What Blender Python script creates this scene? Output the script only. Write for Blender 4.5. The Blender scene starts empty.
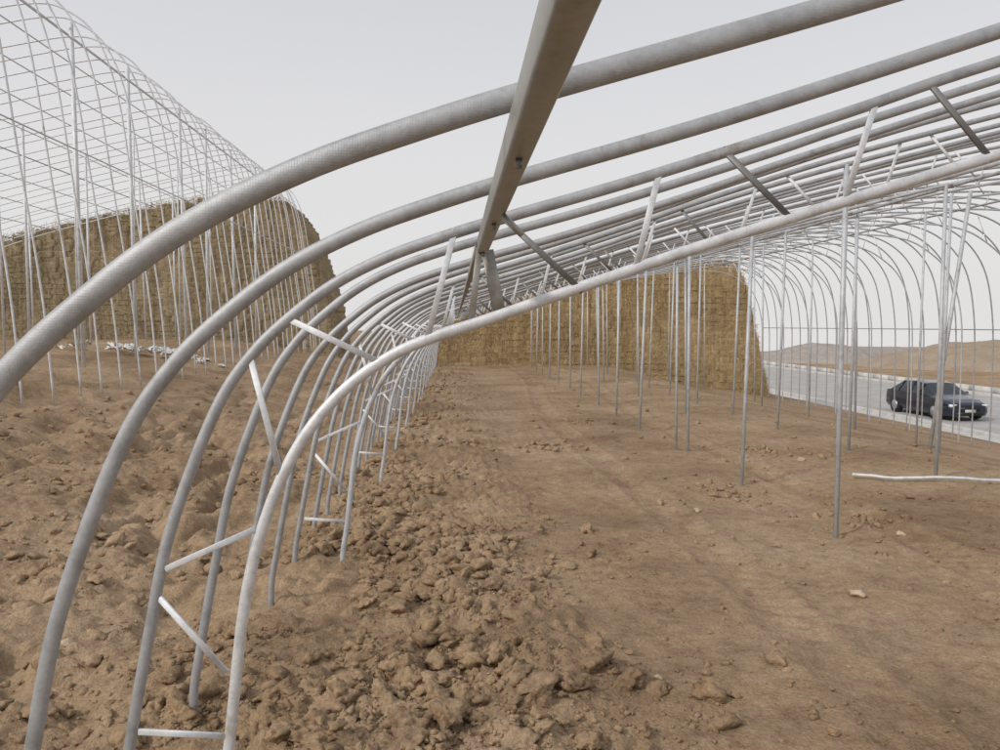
import bpy, math, random
import numpy as np
from mathutils import Vector, Matrix
random.seed(5); rng=np.random.default_rng(7)
scene=bpy.context.scene
scene.view_settings.view_transform='Standard'
scene.view_settings.look='None'
scene.view_settings.exposure=0

# ------------------------------------------------------------------ helpers
def hash2(ix,iy,seed):
    h=(ix.astype(np.int64)*374761393+iy.astype(np.int64)*668265263+seed*1442695041)&0xffffffff
    h=((h^(h>>13))*1274126177)&0xffffffff
    h=(h^(h>>16))&0xffffffff
    return h/4294967295.0
def vnoise(x,y,seed=0):
    xi=np.floor(x);yi=np.floor(y);fx=x-xi;fy=y-yi
    fx=fx*fx*(3-2*fx);fy=fy*fy*(3-2*fy)
    a=hash2(xi,yi,seed);b=hash2(xi+1,yi,seed);c=hash2(xi,yi+1,seed);d=hash2(xi+1,yi+1,seed)
    return (a*(1-fx)+b*fx)*(1-fy)+(c*(1-fx)+d*fx)*fy
def fbm(x,y,o=4,seed=0):
    s=0;a=.5;t=0
    for i in range(o):
        s=s+a*vnoise(x,y,seed+i*17);t+=a;a*=.5
        x,y=x*1.62+y*1.18+3.1,-x*1.18+y*1.62+7.7
    return s/t
def sst(a,b,x):
    t=np.clip((x-a)/(b-a),0,1);return t*t*(3-2*t)
def cells(x,y,seed):
    """F1 distance + cell value, for crumbly clod relief"""
    xi=np.floor(x);yi=np.floor(y);best=np.full(np.shape(x),9.);val=np.zeros(np.shape(x))
    for dx in(-1,0,1):
        for dy in(-1,0,1):
            cx=xi+dx;cy=yi+dy
            px=cx+.15+.7*hash2(cx,cy,seed);py=cy+.15+.7*hash2(cx,cy,seed+5)
            d=(px-x)**2+(py-y)**2;m=d<best
            best=np.where(m,d,best);val=np.where(m,hash2(cx,cy,seed+9),val)
    return np.sqrt(best),val

def base(X,Y):
    X=np.asarray(X,float);Y=np.asarray(Y,float)
    t=np.clip(X-5,0,None)
    zr=-0.17*t*sst(0,3,t)
    zr=np.maximum(zr,-2.25)
    zl=1.05*sst(1.2,9.5,-X)
    z=np.where(X>0,zr,zl)
    r=np.hypot(X,Y)
    return z-0.036*np.clip(r-80,0,None)
def height(X,Y):
    X=np.asarray(X,float);Y=np.asarray(Y,float)
    z=base(X,Y)
    off=1-sst(15.5,17.5,X)*(1-sst(30,33,X))
    band=sst(-1.5,-.9,X)*(1-sst(.15,.8,X+.3*(fbm(Y*.8,Y*0+3,3,5)-.5)*2))
    left=sst(.9,2.2,-X)
    big=(fbm(X*.5,Y*.5,4,1)-.5)*.16
    med=(fbm(X*2.3,Y*2.3,3,2)-.5)
    wx=X+.06*(vnoise(X*9,Y*9,61)-.5);wy=Y+.06*(vnoise(X*9,Y*9,62)-.5)
    d1,v1=cells(wx*8.5,wy*8.5,21);d2,v2=cells(wx*17,wy*17,22)
    c1=np.sqrt(np.clip(1-(d1/.55)**2,0,1))*np.clip(v1*2-1.0,0,1)
    c2=np.sqrt(np.clip(1-(d2/.55)**2,0,1))*np.clip(v2*2-.9,0,1)
    rr=sst(.42,.6,fbm(X*.9,Y*.9,3,15))
    a1=.75*band+.32*left+.20*rr+.04
    a2=.9*band+.65*left+.45*rr+.16
    fine=(fbm(X*22,Y*22,2,4)-.5)
    near=1/(1+np.hypot(X,Y)/60)
    det=big*(.5+.6*left)+med*(.05+.07*band+.14*left)+c1*.055*a1+c2*.030*a2+fine*.020*(.4+band+left)
    det=det+.06*band
    f=fbm(X*1.6+4,Y*.7,4,9)
    det=det-.13*left*sst(.5,.64,f)*(1-sst(.64,.78,f))*(1-sst(6,12,-X))
    # wheel ruts with lug marks
    for cx in (1.55,3.15):
        xc=cx+.18*np.sin(Y*.35)+.02*Y
        g_=np.exp(-((X-xc)/.13)**2)*(.4+1.2*vnoise(Y*.9,Y*0+cx,44))
        det=det-g_*(.022+.010*np.sin(Y*38+6*np.abs(X-xc)*4))+.016*np.exp(-((np.abs(X-xc)-.2)/.05)**2)
    det=det+.008*np.sin(X*5.2+2*fbm(Y*.3,X*.3,2,8))*sst(.8,1.6,X)
    return z+det*off*near-.07*(1-off)

def new_obj(name,verts,faces,mat=None,parent=None,smooth=True,mats=None,fm=None):
    me=bpy.data.meshes.new(name)
    if isinstance(verts,np.ndarray) and isinstance(faces,np.ndarray):
        k=faces.shape[1];nf=len(faces)
        me.vertices.add(len(verts));me.vertices.foreach_set('co',verts.astype(np.float32).ravel())
        me.loops.add(nf*k);me.loops.foreach_set('vertex_index',faces.astype(np.int32).ravel())
        me.polygons.add(nf);me.polygons.foreach_set('loop_start',np.arange(0,nf*k,k,dtype=np.int32))
        me.polygons.foreach_set('loop_total',np.full(nf,k,dtype=np.int32))
        me.update(calc_edges=True)
    else:
        me.from_pydata([tuple(v) for v in verts],[],[tuple(f) for f in faces]);me.update()
    if mats:
        for m in mats: me.materials.append(m)
        if fm is not None: me.polygons.foreach_set('material_index',np.array(fm,dtype=np.int32))
    elif mat: me.materials.append(mat)
    if smooth: me.polygons.foreach_set('use_smooth',[True]*len(me.polygons))
    me.validate()
    ob=bpy.data.objects.new(name,me);scene.collection.objects.link(ob)
    if parent: ob.parent=parent
    return ob
def empty(name):
    e=bpy.data.objects.new(name,None);scene.collection.objects.link(e);return e

class Geo:
    def __init__(s): s.v=[];s.f=[];s.n=0
    def add(s,v,f):
        s.v.append(np.asarray(v,float));s.f.append(np.asarray(f)+s.n);s.n+=len(v)
    def obj(s,name,mat,parent=None,smooth=True):
        return new_obj(name,np.vstack(s.v),np.vstack(s.f),mat,parent,smooth)
def tube(g,path,ra,rb=None,ref=(0,1,0),n=10,sq=False):
    rb=ra if rb is None else rb
    P=np.asarray(path,float);ref=np.array(ref,float)
    T=np.gradient(P,axis=0) if len(P)>2 else np.repeat((P[1]-P[0])[None],2,0)
    T/=np.linalg.norm(T,axis=1)[:,None]
    N=np.cross(T,ref);N/=np.linalg.norm(N,axis=1)[:,None]
    B=np.cross(N,T)
    if sq:
        c=.16
        ang=[(1,1-c),(1-c,1),(-1+c,1),(-1,1-c),(-1,-1+c),(-1+c,-1),(1-c,-1),(1,-1+c)];n=8
        ca=np.array([a[0] for a in ang]);sa=np.array([a[1] for a in ang])
    else:
        th=np.arange(n)*2*np.pi/n;ca=np.cos(th);sa=np.sin(th)
    R=P[:,None,:]+N[:,None,:]*(ra*ca)[None,:,None]+B[:,None,:]*(rb*sa)[None,:,None]
    m=len(P);V=R.reshape(-1,3);F=[]
    for i in range(m-1):
        for j in range(n):
            k=(j+1)%n
            F.append((i*n+j,i*n+k,(i+1)*n+k,(i+1)*n+j))
    V=np.vstack([V,P[0],P[-1]])
    for j in range(0,n,2):
        F.append((m*n,(j+2)%n,(j+1)%n,j));F.append((m*n+1,(m-1)*n+j,(m-1)*n+(j+1)%n,(m-1)*n+(j+2)%n))
    g.add(V,F)
def catmull(pts,per=6):
    P=np.array(pts,float);P=np.vstack([2*P[0]-P[1],P,2*P[-1]-P[-2]]);out=[]
    for i in range(1,len(P)-2):
        p0,p1,p2,p3=P[i-1:i+3]
        for t in np.linspace(0,1,per,endpoint=False):
            out.append(.5*((2*p1)+(-p0+p2)*t+(2*p0-5*p1+4*p2-p3)*t*t+(-p0+3*p1-3*p2+p3)*t**3))
    out.append(P[-2]);return np.array(out)
def box(g,c,s,rot=None):
    c=np.array(c);s=np.array(s)/2
    v=np.array([[x,y,z] for x in(-1,1) for y in(-1,1) for z in(-1,1)],float)*s
    if rot is not None: v=v@np.array(rot).T
    g.add(v+c,[(0,1,3,2),(4,6,7,5),(0,4,5,1),(2,3,7,6),(0,2,6,4),(1,5,7,3)])

# ------------------------------------------------------------------ materials
def mk(name):
    m=bpy.data.materials.new(name);m.use_nodes=True
    nt=m.node_tree;b=nt.nodes['Principled BSDF'];return m,nt,b
def N(nt,t,**k):
    n=nt.nodes.new(t)
    for a,v in k.items(): setattr(n,a,v)
    return n
def ramp(nt,src,stops):
    r=N(nt,'ShaderNodeValToRGB');e=r.color_ramp.elements
    while len(e)<len(stops): e.new(.5)
    for el,(p,c) in zip(e,stops): el.position=p;el.color=(*c,1)
    nt.links.new(src,r.inputs[0]);return r
def noise(nt,scale,detail=4,rough=.6,vec=None):
    n=N(nt,'ShaderNodeTexNoise');n.inputs['Scale'].default_value=scale
    n.inputs['Detail'].default_value=detail;n.inputs['Roughness'].default_value=rough
    if vec: nt.links.new(vec,n.inputs['Vector'])
    return n
def mixc(nt,f,a,b,bt='MIX'):
    m=N(nt,'ShaderNodeMix',data_type='RGBA',blend_type=bt)
    for sock,val in((m.inputs[0],f),(m.inputs[6],a),(m.inputs[7],b)):
        if hasattr(val,'is_output'): nt.links.new(val,sock)
        elif isinstance(val,(int,float)): sock.default_value=val
        else: sock.default_value=(*val,1)
    return m.outputs[2]
def soil_mat(name,dark,mid,light,bump=.6):
    m,nt,b=mk(name)
    geo=N(nt,'ShaderNodeNewGeometry').outputs['Position']
    n1=noise(nt,.6,5,.6,geo);n2=noise(nt,9,6,.7,geo);n3=noise(nt,60,4,.7,geo)
    c=ramp(nt,n1.outputs[0],[(.32,dark),(.5,mid),(.68,light)]).outputs[0]
    c2=ramp(nt,n2.outputs[0],[(.3,(.66,.63,.60)),(.5,(.98,.98,.98)),(.72,(1.22,1.21,1.2))]).outputs[0]
    c=mixc(nt,.85,c,c2,'MULTIPLY')
    c3=ramp(nt,n3.outputs[0],[(.35,(.7,.7,.7)),(.65,(1.22,1.22,1.22))]).outputs[0]
    c=mixc(nt,.75,c,c3,'MULTIPLY')
    nt.links.new(c,b.inputs['Base Color'])
    b.inputs['Roughness'].default_value=.95;b.inputs['Specular IOR Level'].default_value=.12
    add=N(nt,'ShaderNodeMath',operation='MULTIPLY_ADD');add.inputs[1].default_value=.4
    nt.links.new(n3.outputs[0],add.inputs[0]);nt.links.new(n2.outputs[0],add.inputs[2])
    bp=N(nt,'ShaderNodeBump');bp.inputs['Strength'].default_value=bump;bp.inputs['Distance'].default_value=.05
    nt.links.new(add.outputs[0],bp.inputs['Height']);nt.links.new(bp.outputs[0],b.inputs['Normal'])
    return m
soil=soil_mat('soil',(.25,.172,.103),(.355,.252,.158),(.43,.318,.210),.7)
clodm=soil_mat('clod_soil',(.25,.170,.100),(.355,.250,.155),(.44,.325,.215),.6)
hillm=soil_mat('hill_soil',(.30,.235,.175),(.34,.27,.205),(.37,.30,.235),.35)  # brown soil paled toward grey, distance haze mixed into the colour
hillm2=soil_mat('hill_soil_hazed',(.31,.275,.245),(.35,.315,.285),(.38,.345,.315),.3)  # greyer still: air haze of the far hills painted into the base colour

def galv(name,col,metal=.55,rough=.42,dimple=True):
    m,nt,b=mk(name)
    geo=N(nt,'ShaderNodeNewGeometry').outputs['Position']
    n1=noise(nt,14,5,.65,geo);n2=noise(nt,90,3,.6,geo)
    d=tuple(x*.78 for x in col);l=tuple(min(1,x*1.12) for x in col)
    c=ramp(nt,n1.outputs[0],[(.3,d),(.52,col),(.75,l)]).outputs[0]
    c=mixc(nt,.35,c,ramp(nt,n2.outputs[0],[(.35,(.75,.74,.71)),(.6,(1.08,1.08,1.08))]).outputs[0],'MULTIPLY')
    n5=noise(nt,3.2,6,.75,geo)
    c=mixc(nt,1,c,ramp(nt,n5.outputs[0],[(.30,(.66,.59,.50)),(.40,(1,1,1))]).outputs[0],'MULTIPLY')
    nt.links.new(c,b.inputs['Base Color'])
    r=N(nt,'ShaderNodeMapRange');r.inputs[3].default_value=rough-.12;r.inputs[4].default_value=rough+.2
    nt.links.new(n1.outputs[0],r.inputs[0]);nt.links.new(r.outputs[0],b.inputs['Roughness'])
    b.inputs['Metallic'].default_value=metal
    if dimple:
        bp=N(nt,'ShaderNodeBump');bp.inputs['Strength'].default_value=.2;bp.inputs['Distance'].default_value=.0015
        v=N(nt,'ShaderNodeTexVoronoi');v.inputs['Scale'].default_value=280;v.inputs['Randomness'].default_value=.3;nt.links.new(geo,v.inputs['Vector'])
        nt.links.new(v.outputs['Distance'],bp.inputs['Height'])
        nt.links.new(bp.outputs[0],b.inputs['Normal'])
    return m
steel=galv('galvanised_steel',(.40,.41,.425),.5,.55)
steel_b=galv('galvanised_steel_bright',(.66,.67,.69),.35,.5)
steel_p=galv('galvanised_purlin',(.36,.35,.315),.5,.45,False)
steel_w=galv('galvanised_white',(.50,.52,.55),.3,.55,False)
steel_n=galv('galvanised_neighbour',(.66,.68,.71),.2,.55,False)
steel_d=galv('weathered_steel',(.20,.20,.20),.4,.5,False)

def straw_mat(name,a,bc,c_,vert=False):
    m,nt,b=mk(name)
    geo=N(nt,'ShaderNodeNewGeometry')
    mp=N(nt,'ShaderNodeMapping');mp.inputs['Scale'].default_value=(1,1,2)
    nt.links.new(geo.outputs['Position'],mp.inputs[0])
    n1=noise(nt,11,8,.85,mp.outputs[0]);n2=noise(nt,.8,4,.65,geo.outputs['Position'])
    c=ramp(nt,n1.outputs[0],[(.3,a),(.5,bc),(.7,c_)]).outputs[0]
    c=mixc(nt,.7,c,ramp(nt,n2.outputs[0],[(.3,(.78,.76,.74)),(.7,(1.15,1.12,1.05))]).outputs[0],'MULTIPLY')
    m2=N(nt,'ShaderNodeMapping');m2.inputs['Scale'].default_value=(4.5,1,.25)
    nt.links.new(geo.outputs['Position'],m2.inputs[0]);n3=noise(nt,1,6,.75,m2.outputs[0])
    c=mixc(nt,.95 if vert else .8,c,ramp(nt,n3.outputs[0],[(.36,(.68,.66,.64)),(.6,(1.12,1.12,1.12))]).outputs[0],'MULTIPLY')
    rr=ramp(nt,geo.outputs['Random Per Island'],[(0,(.92,.91,.9)),(1,(1.05,1.05,1.04))]).outputs[0]
    c=mixc(nt,.8,c,rr,'MULTIPLY')
    nt.links.new(c,b.inputs['Base Color']);b.inputs['Roughness'].default_value=.95;b.inputs['Specular IOR Level'].default_value=.1
    bp=N(nt,'ShaderNodeBump');bp.inputs['Strength'].default_value=.8;bp.inputs['Distance'].default_value=.06
    nt.links.new(n1.outputs[0],bp.inputs['Height']);nt.links.new(bp.outputs[0],b.inputs['Normal'])
    return m
straw=straw_mat('straw_bales',(.33,.24,.13),(.48,.365,.21),(.58,.46,.29))
straw2=straw_mat('straw_bales_old',(.27,.215,.14),(.37,.305,.205),(.46,.385,.27),True)
def plain(name,col,rough=.6,metal=0,var=.15,scale=8):
    m,nt,b=mk(name);geo=N(nt,'ShaderNodeNewGeometry').outputs['Position']
    n=noise(nt,scale,5,.6,geo)
    c=ramp(nt,n.outputs[0],[(.3,tuple(x*(1-var) for x in col)),(.7,tuple(x*(1+var) for x in col))]).outputs[0]
    nt.links.new(c,b.inputs['Base Color']);b.inputs['Roughness'].default_value=rough;b.inputs['Metallic'].default_value=metal
    return m
asphalt=plain('road_concrete',(.37,.36,.345),.95,0,.16,.9)
kerbm=plain('kerb_concrete',(.50,.49,.47),.9,0,.18,3)
platem=plain('plate_paint',(.50,.50,.48),.8,0,.25,4)
plast=plain('plastic_white',(.62,.61,.58),.6,0,.25,5)
stonem=plain('pale_stone',(.46,.37,.26),.9,0,.25,30)

# ------------------------------------------------------------------ ground
def axis(lo,hi,step,g,far):
    mid=np.arange(lo,hi,step);a=[];s=step;x=mid[-1]
    while x<far: s*=g;x+=s;a.append(x)
    b=[];s=step;x=lo
    while x>-far: s*=g;x-=s;b.append(x)
    return np.concatenate([b[::-1],mid,a])
xs=axis(-3.6,5.4,.021,1.045,2500.)
ys=axis(2.2,8.0,.021,1.022,2500.)
ys=ys[(ys>0)|(np.arange(len(ys))%4==0)]
GX,GY=np.meshgrid(xs,ys)
GZ=height(GX,GY)
V=np.stack([GX,GY,GZ],-1).reshape(-1,3)
nx=len(xs);ny=len(ys)
i,j=np.meshgrid(np.arange(ny-1),np.arange(nx-1),indexing='ij')
F=np.stack([i*nx+j,i*nx+j+1,(i+1)*nx+j+1,(i+1)*nx+j],-1).reshape(-1,4)
new_obj('ground',V,F,soil)

# clods
import bmesh
def ico(sub):
    bm=bmesh.new();bmesh.ops.create_icosphere(bm,subdivisions=sub,radius=1)
    v=np.array([x.co[:] for x in bm.verts]);f=np.array([[y.index for y in x.verts] for x in bm.faces]);bm.free();return v,f
def clod_template(sub,seed):
    v,f=ico(sub);r=np.random.default_rng(seed)
    k=r.normal(size=(7,3));k/=np.linalg.norm(k,axis=1)[:,None]
    d=np.ones(len(v))
    for q in k:
        c=r.uniform(.30,.85);p=v@q
        d=np.minimum(d,np.where(p>1e-3,c/np.maximum(p,1e-3),9))
    v=v*d[:,None]
    w=(vnoise(v[:,0]*2.6+seed,v[:,1]*2.6+v[:,2]*2.3,seed)-.5)*.65+(vnoise(v[:,0]*6+seed,v[:,1]*6-v[:,2]*5,seed+3)-.5)*.5+(vnoise(v[:,0]*14+seed,v[:,1]*14-v[:,2]*13,seed+5)-.5)*.28
    return v*(1.05+w)[:,None]*np.array([1,r.uniform(.5,1),r.uniform(.45,.8)]),f
T_hi=[clod_template(4,s) for s in range(9)];T_md=[clod_template(3,s+20) for s in range(9)];T_lo=[clod_template(2,s+40) for s in range(9)];T_xs=[clod_template(1,s+60) for s in range(9)]
gc=Geo()
items=[]
def scatter(n,xr,yr,smin,smax,pw=2.5,fn=None):
    u=rng.random(n);y=yr[0]*(yr[1]/yr[0])**u
    x=rng.normal(xr[0],xr[1],n) if fn is None else rng.uniform(xr[0],xr[1],n)
    s=smin+(smax-smin)*rng.random(n)**pw
    k=vnoise(x*1.3,y*1.3,77)*.7+vnoise(x*4,y*4,78)*.3
    m=rng.random(n)<sst(.3,.6,k)
    items.extend(zip(x[m],y[m],s[m]))
scatter(3600,(-.3,.45),(2.0,9),.018,.15,3.8)
scatter(18000,(-.25,.58),(2.0,8),.007,.028,2)
scatter(2600,(-.35,.45),(5,27),.025,.14,2.8)
scatter(10000,(-5.5,6.5),(2.2,9),.006,.05,3.3,1)
scatter(2400,(-7,9),(6,26),.02,.10,2.5,1)
scatter(3600,(-5.5,-.9),(2.0,12),.012,.12,3.2,1)
for cx,cy in ((2.6,7.2),(3.4,6.1),(1.2,10),(3.9,9.5),(2.0,12.5)):
    n=90;x=rng.normal(cx,.16,n);y=rng.normal(cy,.2,n);items.extend(zip(x,y,.015+.08*rng.random(n)**2.5))
IX=np.array([q[0] for q in items]);IY=np.array([q[1] for q in items]);IZ=height(IX,IY)
for (x,y,s),z in zip(items,IZ):
    d=math.hypot(x,y)
    px=s*.5/d*770
    T=T_hi if px>15 else T_md if px>6 else T_lo if px>2.2 else T_xs
    v,f=T[rng.integers(9)]
    a,b_=rng.uniform(0,6.28),rng.uniform(-.6,.6)
    R=np.array(Matrix.Rotation(a,3,'Z')@Matrix.Rotation(b_,3,'X'))
    gc.add((v*s*.62)@R.T+np.array([x,y,z+s*rng.uniform(-.14,.18)]),f)
gc.obj('soil_clods',clodm,None,False)
gs=Geo()
for (x,y,s) in [(2.37,4.35,.055),(2.1,6.5,.04),(3.4,5.6,.035),(-1.9,3.8,.05),(.9,3.3,.025),(4.1,8.8,.06)]:
    v,f=T_md[int(x*3)%7];gs.add(v*s+np.array([x,y,float(height(x,y))+s*.15]),f)
gs.obj('pale_stones',stonem,None,False)

# ------------------------------------------------------------------ greenhouse (the one we stand in)
OUT=[(-1.03,-.12),(-1.03,.12),(-1.0,.31),(-.93,.67),(-.86,.98),(-.72,1.34),(-.6,1.52),(-.46,1.65),(-.34,1.735),(-.2,1.805),(-.05,1.86),(.14,1.92),(.6,2.055),(1.2,2.25),(1.67,2.41),(2.88,2.78),(5.0,3.33),(7.2,3.78),(9.0,3.98),(10.3,3.93),(11.2,3.6),(11.8,2.9),(12.05,1.8),(12.1,.4),(12.1,-1.35)]
INN=[(-.74,-.12),(-.73,.12),(-.70,.31),(-.635,.80),(-.53,1.13),(-.38,1.36),(-.17,1.52),(.136,1.63),(.44,1.735),(.89,1.885),(1.66,2.12),(2.88,2.48),(5.0,3.02),(7.2,3.46),(9.0,3.66),(10.2,3.6),(10.9,3.3),(11.45,2.75),(11.75,1.8),(11.8,.4),(11.8,-1.3)]
po=catmull(OUT,7);pi_=catmull(INN,7)
gh=empty('greenhouse_frame')
def Yi(i): return 1.04+.65*i
trs=[2,6]+list(range(10,45,3))
ga=Geo();gtb=Geo();gt=Geo();gw=Geo();gwd=Geo()
for i in range(-1,44):
    y=Yi(i)
    jx,jz=(0,0) if i<3 else (rng.normal(0,.012),rng.normal(0,.012))
    lean=0 if i<3 else rng.normal(0,.006)
    P=np.stack([po[:,0]+jx,y+lean*(po[:,1]),po[:,1]+jz],1)
    if i>2: P[:,2]+=.012*np.sin(P[:,0]*.9+i)
    tube(ga,P,.0175,.0125,n=20 if i<4 else 8)
WEB=[((.0,1.88),(-.08,1.575)),((.15,1.92),(.38,1.71)),((.62,2.06),(.55,1.77)),((.82,2.13),(1.03,1.93)),((1.29,2.28),(1.20,1.98)),((1.46,2.34),(1.66,2.12)),
     ((-.50,1.62),(-.23,1.49)),((-.61,1.50),(-.53,1.16)),((-.615,.98),(-.865,.87)),((-.89,.77),(-.71,.55)),((-.96,.36),(-.72,.34))]
zo=lambda x: float(np.interp(x,po[:,0],po[:,1])); zi=lambda x: float(np.interp(x,pi_[:,0],pi_[:,1]))
for xx in np.arange(1.95,11,.95):
    WEB.append(((xx,zo(xx)),(xx-.1,zi(xx-.1))));WEB.append(((xx+.2,zo(xx+.2)),(xx+.42,zi(xx+.42))))
for k in trs:
    y=Yi(k);g=gtb if k==2 else gt
    if y>29.4: continue
    tube(g,np.stack([pi_[:,0],np.full(len(pi_),y),pi_[:,1]],1),.0175,.0125,n=20 if k<8 else 8)
    for q,(a,b_) in enumerate(WEB):
        A=np.array([a[0],y-.004,a[1]]);B=np.array([b_[0],y-.004,b_[1]])
        d=(B-A)/np.linalg.norm(B-A)
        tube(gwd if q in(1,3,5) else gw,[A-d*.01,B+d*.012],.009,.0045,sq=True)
ga.obj('arches',steel,gh);gtb.obj('truss_chord_front',steel_b,gh);gt.obj('truss_chords',steel_w,gh)
gw.obj('truss_webs',steel_n,gh);gwd.obj('truss_webs_dark',steel_d,gh)
gp=Geo()
tube(gp,[(.085,-1.5,1.842),(.085,2.36,1.842)],.023,.0165,ref=(1,0,0),sq=True)
tube(gp,[(.075,2.375,1.84),(.075,29.3,1.84)],.014,.012,ref=(1,0,0),sq=True)
gp.obj('front_purlin',steel_p,gh,False)
gq=Geo()
for x in (5.0,9.0):
    z=zo(x)-.33
    tube(gq,[(x,-1,z),(x,29.4,z)],.018,.018,ref=(1,0,0))
tube(gq,[(12.0,2,1.5),(12.0,29.4,1.5)],.012,.012,ref=(1,0,0))
gq.obj('roof_purlins',steel,gh)
gb=Geo()
tube(gb,[(.10,2.385,1.83),(.14,2.385,1.625)],.019,.005,sq=True)
tube(gb,[(.075,2.35,1.835),(.05,2.35,1.615)],.010,.005,sq=True)
tube(gb,[(.095,1.52,1.815),(.13,1.50,1.775)],.006,.006)
gb.obj('purlin_brackets',steel_p,gh,False)
gbt=Geo()
for i in range(-1,8):
    tube(gbt,[(.085,Yi(i)-.014,1.819),(.085,Yi(i)-.014,1.806)],.005,.005,n=8)
gbt.obj('purlin_bolts',steel_d,gh)
gpo=Geo()
def post(x,y,r=.024,zt=None,lx=0,ly=0,g=gpo):
    zt=zi(x) if zt is None else zt
    zb=float(height(x,y))-.15
    tube(g,[(x+lx,y+ly,zb),(x,y,zt)],r,r,n=12)
for k in range(7,44,3):
    y=Yi(k);f=1 if k>7 else 0
    zt=lambda x: zo(x) if k==7 else zi(x)
    post(2.88+f*rng.normal(0,.03),y,.019,zt(2.88),-f*rng.normal(0,.03),f*rng.normal(0,.04))
    post(5.0+f*rng.normal(0,.05),y,.019,zt(5.0),rng.normal(0,.04),rng.normal(0,.05))
    if k%2: post(8.3+rng.normal(0,.1),y,.019,zt(8.3),rng.normal(0,.05),0)
post(2.78,9.55,.016,None,.05,.1);post(7.0,10.2,.026,None,-.35,.2);post(6.8,10.3,.020,None,-.05,0)
for y in (13.6,17.2,21.3): post(4.1,y,.018,None,.06,0)
post(7.0,13.2,.02,None,.1,0);post(7.1,17.5,.02,None,.05,0)
gpo.obj('posts',steel_w,gh)

# ------------------------------------------------------------------ neighbouring greenhouse frame (left terrace)
nb=empty('greenhouse_frame')
NP=[(-19.5,.9),(-19.4,1.9),(-19.0,3.0),(-18.0,4.0),(-16,4.8),(-13,5.65),(-10,6.4),(-8,6.85),(-7.1,7.0),(-6.6,6.92),(-6.1,6.5),(-5.75,5.5),(-5.5,3.6),(-5.3,2),(-5.2,.6)]
pn=catmull(NP,5)
pz=lambda x: float(np.interp(x,pn[:,0],pn[:,1]))
g1=Geo()
for i in range(0,35):
    y=6.9+i*.68
    tube(g1,np.stack([pn[:,0]+rng.normal(0,.03),y+rng.normal(0,.03)+pn[:,1]*rng.normal(0,.01),pn[:,1]+rng.normal(0,.03)],1),.015,.013,n=6)
g1.obj('arches',steel_n,nb)
g2=Geo();g3=Geo()
for x in (-18.5,-17.2,-16,-14.8,-13.6,-12.4,-11.3,-10.3,-9.4,-8.5,-7.7,-7.1):
    z=pz(x)-.05
    tube(g3 if x in(-16,-11.3) else g2,[(x,6.2,z),(x,30,z)],.014,.014,ref=(1,0,0),n=6)
for (x,z) in ((-6.0,6.1),(-5.6,4.2)): tube(g2,[(x,6.2,z),(x,30,z)],.012,.012,ref=(1,0,0),n=6)
g2.obj('purlins',steel_n,nb);g3.obj('purlins_dark',steel_d,nb)
g4=Geo()
for xr_,r_,st in ((-6.9,.038,2.6),(-8.6,.022,3.1),(-10.2,.03,3.3),(-14.,.03,2.9)):
    for y in np.arange(9.3,29.5,st):
        x=xr_+rng.normal(0,.05)
        post(x,y+rng.normal(0,.2),r_,pz(x),rng.normal(0,.06),0,g4)
g4.obj('posts',steel_n,nb)

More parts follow.
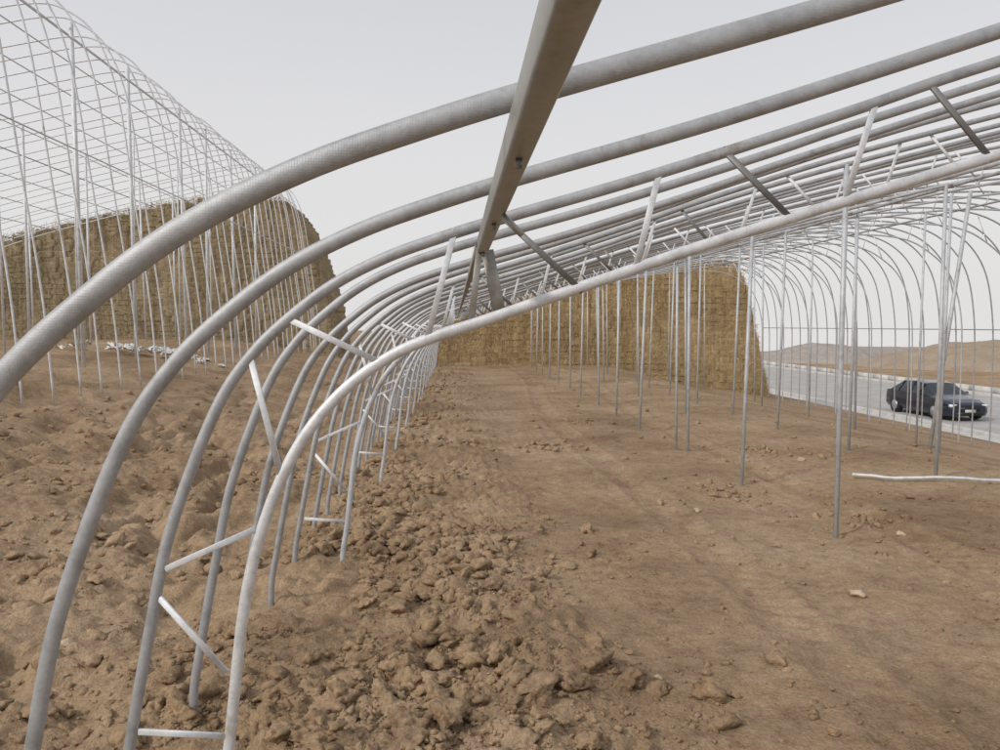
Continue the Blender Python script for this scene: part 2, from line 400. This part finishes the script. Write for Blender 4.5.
# ------------------------------------------------------------------ straw bale gable walls
def bale_template(seed):
    bm=bmesh.new();bmesh.ops.create_cube(bm,size=2)
    bmesh.ops.subdivide_edges(bm,edges=bm.edges[:],cuts=6,use_grid_fill=True)
    v=np.array([x.co[:] for x in bm.verts]);f=np.array([[y.index for y in x.verts] for x in bm.faces]);bm.free()
    a=np.abs(v);n=(a**20).sum(1)**(1/20);v=v/n[:,None]
    w=(vnoise(v[:,0]*2.6+seed*5,v[:,2]*2.6+v[:,1]*2,seed)-.5)*.05+(vnoise(v[:,0]*6+seed*5,v[:,2]*6+v[:,1]*5,seed+4)-.5)*.04
    return v*(1+w)[:,None]*.5,f
BT=[bale_template(s) for s in range(8)]
def gable(name,prof,y0,depth,mat,xl,bh,bl,jit,ts):
    px=[p[0] for p in prof];pzz=[p[1] for p in prof]
    top=lambda x: float(np.interp(x,px,pzz,left=-9,right=-9))
    par=empty(name);g=Geo();bd=.5;nl=int(depth/bd)
    bul=lambda x,z:.06*math.sin(x*.9+1)+.04*math.sin(z*1.7+x*.5)
    z=-1.6;row=0
    zmax=max(pzz)
    def put(xc,L,l,h=1.0):
        v,f=BT[rng.integers(8)]
        v=v*np.array([L*1.14,bd*1.1,bh*1.34*h])
        a=rng.normal(0,.012);R=np.array(Matrix.Rotation(a,3,'Z')@Matrix.Rotation(rng.normal(0,.02),3,'Y'))
        g.add(v@R.T+np.array([xc,y0+bd*(l+.5)+rng.normal(0,jit)+bul(xc,z),z+bh/2+rng.normal(0,.012)+.03*math.sin(xc*.8+row*.4)]),f)
    while z<zmax:
        fx=np.linspace(px[0],px[-1],400);ok=[q for q in fx if top(q)>z+bh*.55]
        if ok:
            x0,x1=ok[0],ok[-1];x=x0-(row%2)*bl*.5
            cs=[]
            while x<x1:
                L=bl*rng.uniform(.75,1.25);a=max(x,x0);b=min(x+L,x1)
                if b-a>.08 and float(base((a+b)/2,y0))-.4<z+bh: cs.append(((a+b)/2,b-a))
                x+=L
            for ci,(xc,L) in enumerate(cs):
                istop=top(xc)<z+bh*2.2
                for l in range(nl):
                    if l in(0,nl-1) or istop or ci in(0,1,len(cs)-2,len(cs)-1): put(xc,L,l)
        z+=bh;row+=1
    g.obj('bales',mat,par,True)
    X=np.linspace(px[0]+.35,px[-1]-.35,40);vv=[];ff=[]
    for x in X:
        t=max(top(x)-.45,-1.2)
        for yy in (y0+.16,y0+depth-.35): vv+= [(x,yy,-1.7),(x,yy,t)]
    for k in range(len(X)-1):
        a=k*4;b_=a+4
        ff+=[(a,b_,b_+1,a+1),(a+2,a+3,b_+3,b_+2),(a+1,b_+1,b_+3,a+3)]
    ff+=[(0,1,3,2),(len(vv)-4,len(vv)-2,len(vv)-1,len(vv)-3)]
    new_obj('core',vv,ff,mat,par,False)
    gg=Geo()
    for _ in range(ts):
        x=rng.uniform(px[0],px[-1]);t=top(x);b0=float(base(x,y0))
        z=b0+(t+.05-b0)*rng.random() if rng.random()<.85 else t+rng.uniform(-.1,.10)
        if z>t+.12: continue
        p=np.array([x,y0-.035+bul(x,z),z]);d=rng.normal(size=3)*np.array([.07,.03,.11])
        q=np.cross(d,[.3,1,.2]);q=q/np.linalg.norm(q)*.012
        gg.add([p,p+q,p+d+q,p+d],[(0,1,2,3)])
    gg.obj('loose_straw',mat,par,False)
gable('straw_bale_wall',[(-1.3,.3),(-.6,1.4),(0,1.75),(1.2,2.15),(2.88,2.72),(5.0,3.35),(7.2,3.8),(9.0,4.05),(10.6,4.08),(11.2,3.95),(11.6,3.0),(12.1,1.0),(12.6,-1.4)],30.2,3.0,straw,-1.4,.24,.40,.005,22000)
gable('straw_bale_wall',[(-22,3.8),(-17.5,4.7),(-13,5.8),(-10.5,6.25),(-8,6.45),(-6.6,6.4),(-6.0,5.7),(-5.4,4.2),(-4.9,2.6),(-4.6,.7)],30.4,4.2,straw2,-22,.2,.6,.003,22000)

# ------------------------------------------------------------------ road and kerb
def strip(name,x0,x1,dz,mat,thick=0,y0=-80,y1=200,step=3,segs=None):
    Y=np.arange(y0,y1,step);v=[];f=[]
    for y in Y:
        z0=float(base(22,y))+dz
        if thick: v+=[(x0,y,z0-thick),(x0+.02,y,z0),(x1-.02,y,z0),(x1,y,z0-thick)]
        else: v+=[(x0,y,z0),(x1,y,z0)]
    k=4 if thick else 2
    for n_ in range(len(Y)-1):
        for q in range(k-1): f.append((n_*k+q,n_*k+q+1,(n_+1)*k+q+1,(n_+1)*k+q))
    return new_obj(name,v,f,mat,None,False)
strip('road',18.55,29.0,0,asphalt)
strip('kerb',18.25,18.55,.14,kerbm,.3)
strip('kerb',29.0,29.3,.14,kerbm,.3)
strip('road_verge_paving',16.9,18.25,.05,kerbm,.3)
g=Geo()
for y in np.arange(-20,74,2.05):
    box(g,(29.6+rng.normal(0,.02),y,-2.25+.2),(.28,1.95,.44))
g.obj('concrete_barrier',kerbm,None,False)

# ------------------------------------------------------------------ hills
def hill(name,cx,cy,rx,ry,h,mat,seed):
    n=110;t=np.linspace(-1,1,n);A,B=np.meshgrid(t,t);r=np.hypot(A,B)
    X=cx+A*rx;Y=cy+B*ry
    Z=base(X,Y)-.6+h*np.clip(1-r**2,0,1)**.8*(.75+.4*fbm(A*1.8+seed,B*1.8,4,seed))+ (fbm(A*14,B*14,4,seed)-.5)*h*.12
    V=np.stack([X,Y,Z],-1).reshape(-1,3);i,j=np.meshgrid(np.arange(n-1),np.arange(n-1),indexing='ij')
    F=np.stack([i*n+j,i*n+j+1,(i+1)*n+j+1,(i+1)*n+j],-1).reshape(-1,4)
    return new_obj(name,V,F,mat)
hill('hill',56,70,19,14,3.6,hillm,3)
hill('hill',46,94,9,10,3.0,hillm2,11)
hill('hill',90,150,40,20,3.6,hillm2,14)

# ------------------------------------------------------------------ car
paint=plain('car_paint',(.012,.018,.035),.25,.2,.05);paint.node_tree.nodes['Principled BSDF'].inputs['Coat Weight'].default_value=.6
glass=plain('car_glass',(.02,.025,.03),.08,0,.05);rub=plain('tyre_rubber',(.02,.02,.02),.85,0,.1)
rimm=plain('wheel_alloy',(.5,.5,.52),.35,.8,.05);lampm=plain('lamp_glass',(.7,.72,.75),.2,0,.05);trim=plain('grille_black',(.01,.01,.01),.5,0,.1)
car=empty('parked_car')
ST=[(0,.66,.30,.60,.66,.50),(.10,.80,.22,.66,.75,.62),(.45,.89,.20,.76,.86,.70),(1.2,.92,.20,.90,.98,.74),(2.0,.93,.20,.95,1.42,.60),(2.75,.93,.20,.97,1.49,.62),(3.5,.93,.20,.99,1.45,.60),(4.15,.90,.22,1.0,1.12,.66),(4.5,.86,.25,.95,1.04,.66),(4.65,.76,.32,.80,.88,.58)]
v=[];f=[];fm=[]
for (s,w,zb,zbelt,zt,rw) in ST:
    half=[(w*.9,zb),(w,zb+.15),(w*1.0,(zb+zbelt)*.55),(w*.96,zbelt),(rw,zt-.03),(rw*.6,zt)]
    ring=half+[(-a,b_) for a,b_ in half[::-1]]
    v+=[(a,s,b_) for a,b_ in ring]
m_=12
for k in range(len(ST)-1):
    for q in range(m_):
        a=k*m_+q;b_=k*m_+(q+1)%m_
        f.append((a,b_,b_+m_,a+m_))
        gl=0
        if q in(3,7) and 3<=k<=6: gl=1
        if q in(4,5,6) and k in(3,6): gl=1
        fm.append(gl)
f.append(tuple(range(m_)));fm.append(0);f.append(tuple(range(len(v)-1,len(v)-m_-1,-1)));fm.append(0)
new_obj('body',v,f,None,car,False,[paint,glass],fm)
gr=Geo();gl_=Geo();gri=Geo();gla=Geo()
for sx in(-1,1):
    for s in(.88,3.68):
        for G,r,x0,x1 in((gr,.335,.72,.945),(gri,.21,.93,.955)):
            tube(G,[(sx*x0,s,.335),(sx*x1,s,.335)],r,r,ref=(0,1,0),n=24)
    box(gla,(sx*.66,.09,.63),(.28,.12,.11));box(gl_,(sx*1.0,1.75,1.0),(.16,.12,.12))
    for s,h0,h1 in((2.62,.96,1.47),(1.98,.95,1.42),(3.45,.98,1.44)):
        tube(gl_,[(sx*.905,s,h0),(sx*.625,s,h1-.02)],.03,.012,ref=(0,1,0),n=6)
gr.obj('tyres',rub,car);gri.obj('rims',rimm,car,False);gla.obj('headlights',lampm,car,False);gl_.obj('mirrors_and_pillars',paint,car,False)
gt_=Geo();box(gt_,(0,-.005,.5),(.8,.04,.16));box(gt_,(0,.02,.3),(1.1,.06,.1));gt_.obj('grille',trim,car,False)
gn=Geo();box(gn,(0,-.03,.42),(.44,.02,.12));gn.obj('number_plate',platem,car,False)
car.location=(20.5,29.4,-2.246)

# ------------------------------------------------------------------ loose items
g=Geo();pp=catmull([(4.15,7.75,0),(4.7,7.45,0),(5.6,7.3,0),(6.6,7.15,0)],6)
pp[:,2]=[float(height(a,b_))+.045 for a,b_ in pp[:,:2]]
tube(g,pp,.016,.016,ref=(0,0,1));g.obj('steel_pipe',steel_n)
g=Geo();n=14;t=np.linspace(-1,1,n);A,B=np.meshgrid(t,t)
i,j=np.meshgrid(np.arange(n-1),np.arange(n-1),indexing='ij')
FF=np.stack([i*n+j,i*n+j+1,(i+1)*n+j+1,(i+1)*n+j],-1).reshape(-1,4)
for q in range(34):
    cx=-7.3+rng.normal(0,.7);cy=19.3+rng.normal(0,.6);s=rng.uniform(.06,.28)
    edge=1-.5*vnoise(A*2+q,B*2,q)
    X=cx+A*s*edge;Y=cy+B*s*edge*rng.uniform(.4,1);Z=base(X,Y)+.02+s*.9*fbm(A*2+q*3,B*2,3,q)
    g.add(np.stack([X,Y,Z],-1).reshape(-1,3),FF)
g.obj('plastic_scraps',plast,None,False)

# ------------------------------------------------------------------ light
az=math.radians(-125);el=math.radians(36)
sd=Vector((math.sin(az)*math.cos(el),math.cos(az)*math.cos(el),math.sin(el)))
L=bpy.data.lights.new('sun','SUN');L.energy=2.1;L.angle=math.radians(5);L.color=(1,.94,.86)
lo=bpy.data.objects.new('sun',L);scene.collection.objects.link(lo);lo.rotation_euler=sd.to_track_quat('Z','Y').to_euler()
w=bpy.data.worlds.new('World');scene.world=w;w.use_nodes=True;nt=w.node_tree
bg=nt.nodes['Background'];sky=N(nt,'ShaderNodeTexSky',sky_type='NISHITA');sky.sun_disc=False
sky.sun_elevation=el;sky.sun_rotation=az;sky.dust_density=6;sky.air_density=1.5
hs=N(nt,'ShaderNodeHueSaturation');hs.inputs['Saturation'].default_value=.35;nt.links.new(sky.outputs[0],hs.inputs['Color'])
tc=N(nt,'ShaderNodeTexCoord');sp=N(nt,'ShaderNodeSeparateXYZ');nt.links.new(tc.outputs['Generated'],sp.inputs[0])
cn=noise(nt,1.6,4,.5,tc.outputs['Generated'])
ad=N(nt,'ShaderNodeMath',operation='MULTIPLY_ADD');ad.inputs[1].default_value=.14;nt.links.new(cn.outputs[0],ad.inputs[0]);nt.links.new(sp.outputs[2],ad.inputs[2])
rp=ramp(nt,ad.outputs[0],[(.05,(.89,.88,.87)),(.3,(.82,.815,.83)),(.6,(.66,.67,.72))])
sc=N(nt,'ShaderNodeVectorMath',operation='SCALE');sc.inputs['Scale'].default_value=10.;nt.links.new(rp.outputs[0],sc.inputs[0])
mx=mixc(nt,.85,hs.outputs[0],sc.outputs[0]);nt.links.new(mx,bg.inputs['Color']);bg.inputs['Strength'].default_value=.1

# ------------------------------------------------------------------ camera
cam=bpy.data.cameras.new('camera');co=bpy.data.objects.new('camera',cam);scene.collection.objects.link(co)
cam.sensor_width=36;cam.lens=27.7;cam.clip_start=.05;cam.clip_end=6000
co.location=(0,0,1.6)
p=math.radians(3.7);a=math.radians(3.34)
d=Vector((math.sin(a)*math.cos(p),math.cos(a)*math.cos(p),-math.sin(p)))
co.rotation_euler=d.to_track_quat('-Z','Y').to_euler()
scene.camera=co
